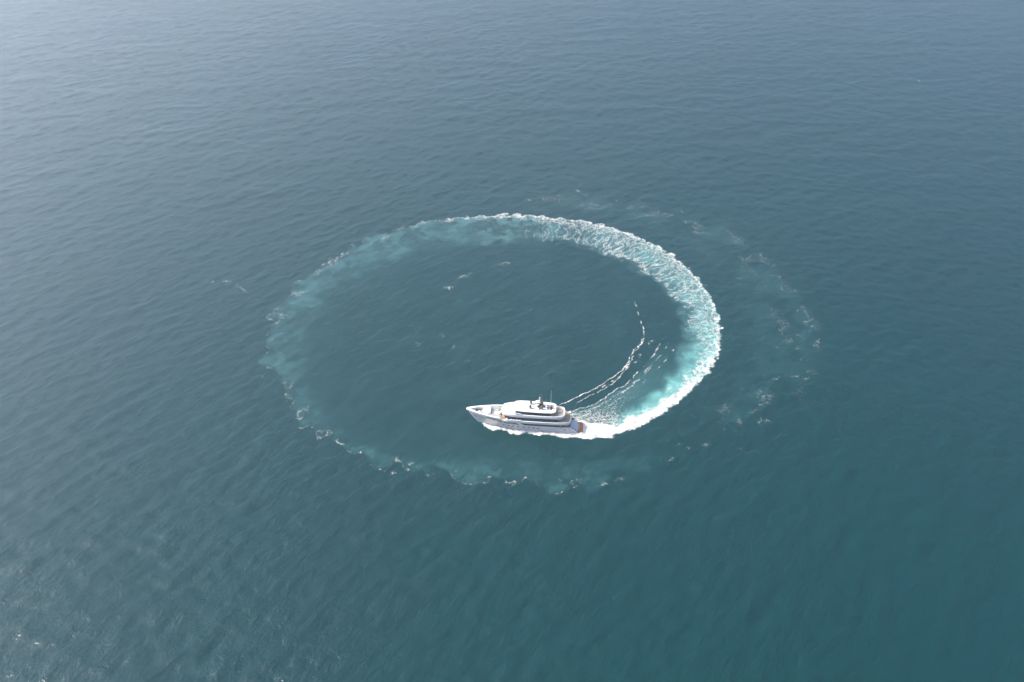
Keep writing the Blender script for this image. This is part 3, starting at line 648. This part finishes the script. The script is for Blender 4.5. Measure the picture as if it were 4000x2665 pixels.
# ---- sun deck band, deck, wheelhouse roof
SDH = [(6.9, 0), (6.9, 1.3), (7.3, 2.25), (8.6, 2.95), (12, 3.28), (18, 3.42), (24, 3.42), (27, 3.25), (28.8, 2.75), (29.6, 1.9), (29.95, .9), (29.95, 0)]
SD = outline(SDH, 2)
link('sun_deck_bulwark', slab(SD, [(6.12, .65), (6.28, .16), (6.7, .0), (7.48, .12), (7.54, .18), (7.54, .36), (6.78, .40)]), WHITE, YA, smooth=True)
link('sun_deck', sheet(outline([(7.2, 0), (7.2, 1.1), (7.6, 1.95), (8.9, 2.6), (12, 2.93), (24.5, 3.05), (24.5, 0)], 1), 6.792), TEAK, YA)
glass_house('sun_deck_house', [(12.2, 0), (12.2, 2.2), (13, 2.62), (18, 2.84), (23.0, 2.82), (25.2, 2.45), (26.0, 1.7), (26.2, .8), (26.2, 0)], 6.79, 8.62, rake=.10, pane=2.0)
bm = bmesh.new(); rows = []; sx = [24.6, 25.1, 25.8, 26.6, 27.4, 28.1, 28.7, 29.2, 29.55, 29.8, 29.9]
for i, x in enumerate(sx):
    u = (x-24.6)/(29.9-24.6); zc = 8.90-.70*u-.95*u**5; hb = itp(x, [24.6, 26, 27, 28.1, 28.8, 29.3, 29.6, 29.8, 29.9], [3.05, 3.15, 3.05, 2.75, 2.35, 1.85, 1.35, .8, .35]); ze = 7.22; row = []
    for j in range(17):
        v = -1+j/8; av = abs(v); y = hb*math.copysign(min(1, av**.92), v); z = ze+(zc-ze)*(1-av**(5-2*u))**.8
        row.append(bm.verts.new((x, y, z)))
    rows.append(row)
for a, b in zip(rows, rows[1:]):
    for j in range(16): bm.faces.new((a[j], a[j+1], b[j+1], b[j]))
bm.faces.new(rows[0]); link('wheelhouse_roof', bm, WHITE, YA, smooth=True)
for s_ in (1, -1):            # wing stations either side of the roof and the raised part of the bulwark
    bm = bmesh.new(); prof = [(19.6, 7.24), (20.6, 7.55), (22.0, 7.60), (22.6, 7.95), (24.2, 8.25), (24.8, 7.24)]
    a = [bm.verts.new((x, s_*3.30, z)) for x, z in prof]; b = [bm.verts.new((x, s_*3.05, z)) for x, z in prof]
    for k in range(len(prof)): bm.faces.new((a[k], a[(k+1) % len(prof)], b[(k+1) % len(prof)], b[k]))
    bm.faces.new(a); bm.faces.new(b); link('bridge_wing', bm, WHITE, YA, bevel=.04)

# ---- hardtop with its open hatch
HT = outline([(10.15, 0), (10.15, 1.5), (10.35, 2.2), (11.3, 2.72), (13, 2.92), (18, 3.0), (22.5, 2.95), (24.6, 2.7), (25.4, 2.1), (25.5, 0)], 2)
HX0, HX1, HY = 10.85, 13.55, 1.42
def slab_hole(P, levels, hole):
    bm = slab(P, levels, cap1=False); bm.verts.ensure_lookup_table(); n = len(P); top = bm.verts[-n:]
    zt = levels[-1][0]; hv = [bm.verts.new((x, y, zt)) for x, y in hole]
    tri = tessellate_polygon([[v.co for v in top], [v.co for v in hv]]); allv = list(top)+hv
    for t in tri: bm.faces.new([allv[i] for i in t])
    hb = [bm.verts.new((x, y, zt-.42)) for x, y in hole]; m = len(hole)
    for k in range(m): bm.faces.new((hv[k], hv[(k+1) % m], hb[(k+1) % m], hb[k]))
    return bm
link('hardtop', slab_hole(HT, [(8.50, .75), (8.62, .20), (8.82, .0), (8.98, .10), (9.06, .40), (9.12, .9)], [(HX0, -HY), (HX1, -HY), (HX1, HY), (HX0, HY)]), WHITE, YA, smooth=True)
bm = bmesh.new(); box(bm, HX0+.01, HX1-.01, -HY+.01, HY-.01, 8.52, 8.66); link('hatch_floor', bm, TEAK, YA)
for k in range(5):
    bm = bmesh.new(); box(bm, 12.55+k*.2, 12.66+k*.2, -HY+.02, HY-.02, 8.98, 9.05); link('hatch_slat', bm, LGREY if k == 0 else GREY, YA)
bm = bmesh.new(); box(bm, 12.46, 12.52, -HY, HY, 8.9, 9.2); link('hatch_crossbar', bm, WHITE, YA)
bm = bmesh.new(); box(bm, 11.75, 12.35, -.9, .7, 8.67, 8.95); link('grill_cabinet', bm, WALLD, YA, bevel=.03)
bm = bmesh.new(); box(bm, 11.0, 11.6, .55, 1.3, 8.67, 8.92); link('hatch_seat', bm, WHITE, YA, bevel=.05)
# domes
for x, y, r in ((19.45, -1.2, .50), (19.45, 1.2, .50), (15.35, -1.25, .46), (15.35, 1.25, .44)):
    d = bmesh.new(); lathe(d, [(.30, 9.10), (.30, 9.35), (r*.9, 9.42), (r, 9.60), (r, 10.05), (r*.93, 10.28), (r*.72, 10.46), (r*.42, 10.56), (.02, 10.60)], (x, y, 0)); link('satellite_dome', d, DOME, YA, smooth=True)
# mast
mast = empty('mast', (15.9, 0, 9.1)); mast.parent = YA
def mpart(name, bm, m, smooth=False): return link(name, bm, m, mast, smooth)
bm = bmesh.new()
for a, b in ((0, 0),):
    P = outline([(-2.3, 0), (-1.6, .35), (-.2, .62), (.1, 1.75), (.35, 1.8), (.7, .75), (1.3, .3), (1.5, 0)], 1)
    V0 = [bm.verts.new((x, y, .03)) for x, y in P]; V1 = [bm.verts.new((x*.75, y*.8, .5)) for x, y in P]
    for k in range(len(P)): bm.faces.new((V0[k], V0[(k+1) % len(P)], V1[(k+1) % len(P)], V1[k]))
    for t in tessellate_polygon([[v.co for v in V1]]): bm.faces.new([V1[i] for i in t])
mpart('mast_base_and_shadow', bm, DARK)  # dark delta: the base, with the mast's cast shadow built into its shape
bm = bmesh.new(); box(bm, -.28, .28, -.16, .16, .4, 3.0, Matrix.Rotation(R(-3), 4, 'Y')); mpart('mast_column', bm, DARK)
bm = bmesh.new(); tube(bm, (1.9, 0, 2.35), (.1, 0, 3.1), .11); tube(bm, (1.9, -.35, 1.9), (.1, -.1, 2.7), .09); mpart('mast_strut', bm, WHITE)
bm = bmesh.new(); tube(bm, (.2, 0, 1.25), (1.15, 0, 1.25), .10); box(bm, 1.0, 1.25, -.12, .12, 1.25, 1.5); mpart('radar_bracket', bm, DARK)
bm = bmesh.new(); box(bm, .3, 2.1, -.09, .09, 1.52, 1.68, Matrix.Rotation(R(6), 4, 'Z')); mpart('radar_scanner', bm, DARK)
bm = bmesh.new(); box(bm, -.55, .5, -.55, .55, 3.0, 3.1); box(bm, -.4, .4, -.4, .4, 3.9, 3.98); tube(bm, (0, 0, 3.0), (0, 0, 4.7), .12, .08); mpart('mast_platform', bm, DARK)
for x, y, z, r, m in ((.35, -.4, 3.1, .2, WHITE), (.3, .4, 3.1, .17, WHITE), (.35, 0, 3.98, .2, WHITE), (-.35, .3, 3.1, .22, DARK), (-.2, -.3, 3.98, .18, DARK)):
    bm = bmesh.new(); lathe(bm, [(r*.6, z), (r, z+r*.5), (r, z+r*1.1), (r*.6, z+r*1.7), (.01, z+r*1.9)], (x, y, 0), 12); mpart('antenna_dome', bm, m, True)
bm = bmesh.new(); box(bm, -.08, .08, -.75, .75, 4.35, 4.47); mpart('signal_yard', bm, DARK)
for y in (-.7, .7):
    bm = bmesh.new(); tube(bm, (0, y, 4.4), (-.1, y, 5.2), .025); mpart('mast_aerial', bm, WHITE)
# whips
for x, y, h_, r in ((12.35, -2.35, 6.2, .055), (14.1, -2.6, 1.7, .03), (22.0, -2.5, .5, .03)):
    bm = bmesh.new(); tube(bm, (x, y, 9.0), (x, y, 9.0+h_), r, r*.5); tube(bm, (x, y, 8.95), (x, y, 9.35), r*1.8); link('whip_antenna', bm, WHITE, YA)
for x, y in ((22.3, -1.6), (22.1, 1.2), (20.7, .6)):
    bm = bmesh.new(); tube(bm, (x, y, 9.1), (x, y, 9.32), .05); lathe(bm, [(.12, 9.32), (.12, 9.4), (.02, 9.44)], (x, y, 0), 10); link('deck_light', bm, LGREY, YA)

# ---- foredeck lounge
DH = outline([(33.75, 0), (33.75, 1.95), (35.2, 1.82), (36.2, 1.55), (36.7, .9), (36.75, 0)], 2)
link('foredeck_house', slab(DH, [(4.66, -.05), (5.95, .0), (6.10, .14), (6.16, .5)]), WHITE, YA, smooth=True)
for s_ in (1, -1):
    bm = bmesh.new(); P = [(30.1, 1.85), (33.85, 1.6), (33.85, 1.97), (30.1, 2.5)]
    a = [bm.verts.new((x, s_*y, 4.66)) for x, y in P]; b = [bm.verts.new((x, s_*(y if k in (0, 1) else y-.12), 5.86)) for k, (x, y) in enumerate(P)]
    for k in range(4): bm.faces.new((a[k], a[(k+1) % 4], b[(k+1) % 4], b[k]))
    bm.faces.new(b); link('lounge_coaming', bm, WHITE, YA, bevel=.05)
    bm = bmesh.new(); M = [(30.3, 1.95, 5.88), (33.6, 1.70, 5.88), (33.6, 1.86, 5.94), (30.3, 2.26, 5.94)]
    v = [bm.verts.new((x, s_*y, 5.872)) for x, y, z in M]; w = [bm.verts.new((x, s_*y, 5.93)) for x, y, z in M]
    for k in range(4): bm.faces.new((v[k], v[(k+1) % 4], w[(k+1) % 4], w[k]))
    bm.faces.new(w); link('coaming_teak_cap', bm, TEAK, YA)
    bm = bmesh.new(); tube(bm, (30.4, s_*2.0, 5.93), (31.0, s_*1.9, 6.2), .06); lathe(bm, [(.16, 5.93), (.18, 6.1), (.1, 6.2)], (30.35, s_*2.05, 0), 10); link('fairlead', bm, DARK, YA)
    bm = bmesh.new(); lathe(bm, [(.13, 5.95), (.16, 6.12), (.05, 6.18)], (33.6, s_*1.78, 0), 10); link('bollard', bm, DARK, YA)
bm = bmesh.new(); box(bm, 30.1, 33.75, -1.6, 1.6, 4.68, 4.98); link('lounge_floor', bm, CREAM, YA)
bm = bmesh.new(); box(bm, 33.0, 33.72, -1.55, 1.55, 4.99, 5.5); box(bm, 31.0, 33.0, -1.58, -1.02, 4.99, 5.48); link('lounge_sofa', bm, TEAL, YA, bevel=.08)
bm = bmesh.new(); box(bm, 31.1, 32.7, -1.02, -.9, 5.0, 5.7); link('sofa_backrest', bm, WHITE, YA, bevel=.04)
bm = bmesh.new(); box(bm, 30.5, 32.6, -.3, 1.35, 4.99, 5.42); link('sun_pad', bm, CREAM, YA, bevel=.08)
bm = bmesh.new(); box(bm, 31.5, 31.75, .35, .55, 5.43, 5.55); box(bm, 31.9, 32.3, .6, .75, 5.43, 5.52); link('pad_tray', bm, DARK, YA)

# ---- mooring deck
bm = bmesh.new(); box(bm, 39.0, 39.35, -1.25, 1.15, 4.67, 5.35); link('breakwater', bm, WALLD, YA, bevel=.03)
bm = bmesh.new(); lathe(bm, [(.75, 4.68), (.75, 5.1), (.5, 5.3), (.02, 5.34)], (40.15, 0, 0), 18); link('bow_locker', bm, CREAM, YA, smooth=True)
bm = bmesh.new(); box(bm, 37.9, 38.55, -.15, .6, 4.67, 5.3); link('deck_locker', bm, WHITE, YA, bevel=.06)
bm = bmesh.new(); box(bm, 36.95, 37.65, -.45, .75, 4.67, 4.98); tube(bm, (37.3, -.3, 5.0), (37.3, -.3, 5.3), .16); link('capstan_base', bm, TEAL, YA, bevel=.04)
for y in (.95, -.95):
    bm = bmesh.new(); lathe(bm, [(.28, 4.67), (.28, 4.8), (.16, 4.9), (.16, 5.05), (.25, 5.12), (.02, 5.16)], (38.4, y, 0), 12); tube(bm, (38.4, y, 4.75), (39.2, y*.7, 4.75), .09); link('windlass', bm, DARK, YA)
for s_ in (1, -1):
    for x in (29.2, 38.8, 35.5):
        bm = bmesh.new(); tube(bm, (x-.25, s_*(hully(x, sheer(x))-.2), sheer(x)+.05), (x+.25, s_*(hully(x+.2, sheer(x))-.2), sheer(x)+.05), .06); link('cleat', bm, STEEL, YA)
# small bow rail
def rail(pts, name, m=STEEL, h=.32, r=.022, post=1.3):
    bm = bmesh.new(); acc = 0
    for a, b in zip(pts, pts[1:]):
        tube(bm, (a[0], a[1], a[2]+h), (b[0], b[1], b[2]+h), r, n=5); acc += math.dist(a, b)
        if acc > post: tube(bm, b, (b[0], b[1], b[2]+h), r*.9, n=5); acc = 0
    tube(bm, pts[0], (pts[0][0], pts[0][1], pts[0][2]+h), r, n=5); link(name, bm, m, YA)
for s_ in (1, -1):
    rail([(x, s_*(hullpt(x, sheer(x))[1]-.07), sheer(x)+.03) for x in np.linspace(6, 19.4, 24)], 'side_deck_rail')
    rail([(x, s_*(itp(x, [6, 9, 15, 22, 27], [2.95, 3.5, 3.76, 3.8, 3.76])), 5.24) for x in np.linspace(6.2, 15, 14)], 'upper_deck_rail')
    # four white canisters along the upper deck edge
    for k in range(4):
        bm = bmesh.new(); x = 23.0+k*1.08; tube(bm, (x-.40, s_*3.86, 5.42), (x+.40, s_*3.86, 5.42), .20, n=12); link('raft_canister', bm, WHITE, YA)
    bm = bmesh.new(); box(bm, 22.4, 27.2, min(s_*3.62, s_*3.98), max(s_*3.62, s_*3.98), 5.18, 5.27); link('canister_rack', bm, LGREY, YA)
pr = [(p[0], p[1], 7.54) for p in inset(outline(SDH, 2), .22) if p[0] < 10.5]
pr.sort(key=lambda p: math.atan2(p[1], -(p[0]-12))); rail(pr, 'sun_deck_rail')
pr = [(p[0], p[1], 5.24) for p in inset(UD, .2) if p[0] < 6.2]
pr.sort(key=lambda p: math.atan2(p[1], -(p[0]-12))); rail(pr, 'aft_rail')
# aft deck furniture
bm = bmesh.new(); box(bm, 7.9, 9.4, .35, 1.9, 6.80, 6.98); link('sun_mattress', bm, CREAM, YA, bevel=.05)
bm = bmesh.new(); box(bm, 8.1, 9.6, -1.7, -.4, 6.80, 6.96); link('sun_mattress', bm.copy(), CREAM, YA, bevel=.05); bm.free()
for s_ in (-1,):
    bm = bmesh.new(); lathe(bm, [(.18, 0), (.26, .03), (.34, 0), (.26, -.05), (.18, 0)], (0, 0, 0), 16)
    o = link('life_ring', bm, RED, YA, smooth=True); o.location = (6.3, s_*3.12, 5.26); o.rotation_euler = (R(35*-s_), 0, 0)

# ---- ensign on its staff, top-level, standing on the stern
def place(o, x, y, z, rz=0.0):
    M = Matrix.Translation((YO[0], YO[1], 0)) @ Matrix.Rotation(YANG, 4, 'Z') @ Matrix.Rotation(HEEL, 4, 'X') @ Matrix.Translation((x, y*.95, z*1.08)) @ Matrix.Rotation(rz, 4, 'Z')
    o.matrix_world = M
FL = empty('ensign', label='red and blue ensign drooping from a dark staff above the yacht stern', cat='flag'); place(FL, 4.55, 0.0, 2.62)
bm = bmesh.new(); tube(bm, (0, 0, 0), (-.75, 0, 3.0), .045, .03); link('flag_staff', bm, DARK, FL)
def cloth(name, u0, u1, v0, v1, m, off=0.0):
    bm = bmesh.new(); G = []
    for i in range(9):
        u = u0+(u1-u0)*i/8; row = []
        for j in range(7):
            v = v0+(v1-v0)*j/6; sx_ = -.72+v*.62
            row.append(bm.verts.new((sx_-u*.38, .16*math.sin(u*5+v*2)*u+off, 2.9-v*.85-u*(.45+.2*v))))
        G.append(row)
    for a, b in zip(G, G[1:]):
        for j in range(6): bm.faces.new((a[j], b[j], b[j+1], a[j+1]))
    bmesh.ops.solidify(bm, geom=list(bm.faces), thickness=.012)
    return link(name, bm, m, FL, smooth=True)
cloth('flag_field', .0, 1.0, 0, 1, RED); 
for o_ in (.02, -.02): cloth('flag_canton', .0, .45, 0, .5, NAVY, o_)
for o_ in (.03, -.03): cloth('flag_cross', .19, .26, 0, .5, RED, o_); cloth('flag_cross', .0, .45, .21, .29, WHITE, o_*1.2)

# ---- crew member in yellow on the side deck
PE = empty('person', label='crew member in yellow top and dark shorts on the yacht side deck', cat='person'); place(PE, 8.25, 3.22, 2.165, R(95))
def skinned(name, joints, edges, radii, m):
    me = bpy.data.meshes.new(name); me.from_pydata(joints, edges, []); o = bpy.data.objects.new(name, me); sc.collection.objects.link(o); o.parent = PE
    md = o.modifiers.new('skin', 'SKIN'); sv = me.skin_vertices[0].data
    for i, r in enumerate(radii): sv[i].radius = (r, r*.85); sv[i].use_root = (i == 0)
    s = o.modifiers.new('sub', 'SUBSURF'); s.levels = 1; s.render_levels = 1; me.materials.append(m); md.use_smooth_shade = True; return o
J = [(0, 0, .95), (0, .01, 1.15), (0, .02, 1.38), (0, .02, 1.50), (0, .04, 1.62), (0, .05, 1.72),
     (.19, .02, 1.42), (.26, .10, 1.16), (.24, .32, 1.05), (-.19, .02, 1.42), (-.27, .02, 1.15), (-.24, .14, .92),
     (.10, 0, .90), (.12, .04, .50), (.12, .0, .10), (.13, .14, .05), (-.10, 0, .90), (-.13, -.02, .50), (-.14, -.06, .10), (-.15, .08, .05)]
Ed = [(0, 1), (1, 2), (2, 3), (3, 4), (4, 5), (2, 6), (6, 7), (7, 8), (2, 9), (9, 10), (10, 11), (0, 12), (12, 13), (13, 14), (14, 15), (0, 16), (16, 17), (17, 18), (18, 19)]
Rd = [.14, .13, .15, .06, .10, .08, .06, .045, .035, .06, .045, .035, .09, .06, .04, .035, .09, .06, .04, .035]
skinned('body', J, Ed, Rd, SKIN)
skinned('shirt', [(0, 0, .98), (0, .01, 1.18), (0, .02, 1.40), (.20, .02, 1.42), (.255, .08, 1.22), (-.20, .02, 1.42), (-.265, .02, 1.22)], [(0, 1), (1, 2), (2, 3), (3, 4), (2, 5), (5, 6)], [.165, .16, .18, .085, .07, .085, .07], YELLOW)
skinned('shorts', [(0, 0, .96), (.11, .01, .84), (.125, .03, .60), (-.11, 0, .84), (-.13, -.01, .60)], [(0, 1), (1, 2), (0, 3), (3, 4)], [.165, .11, .09, .11, .09], NAVY)
bm = bmesh.new(); bmesh.ops.create_uvsphere(bm, u_segments=12, v_segments=8, radius=.115)
for v in bm.verts: v.co = Vector((v.co.x, v.co.y*1.1+.02, v.co.z*.8+1.74))
link('hair', bm, HAIR, PE, smooth=True)
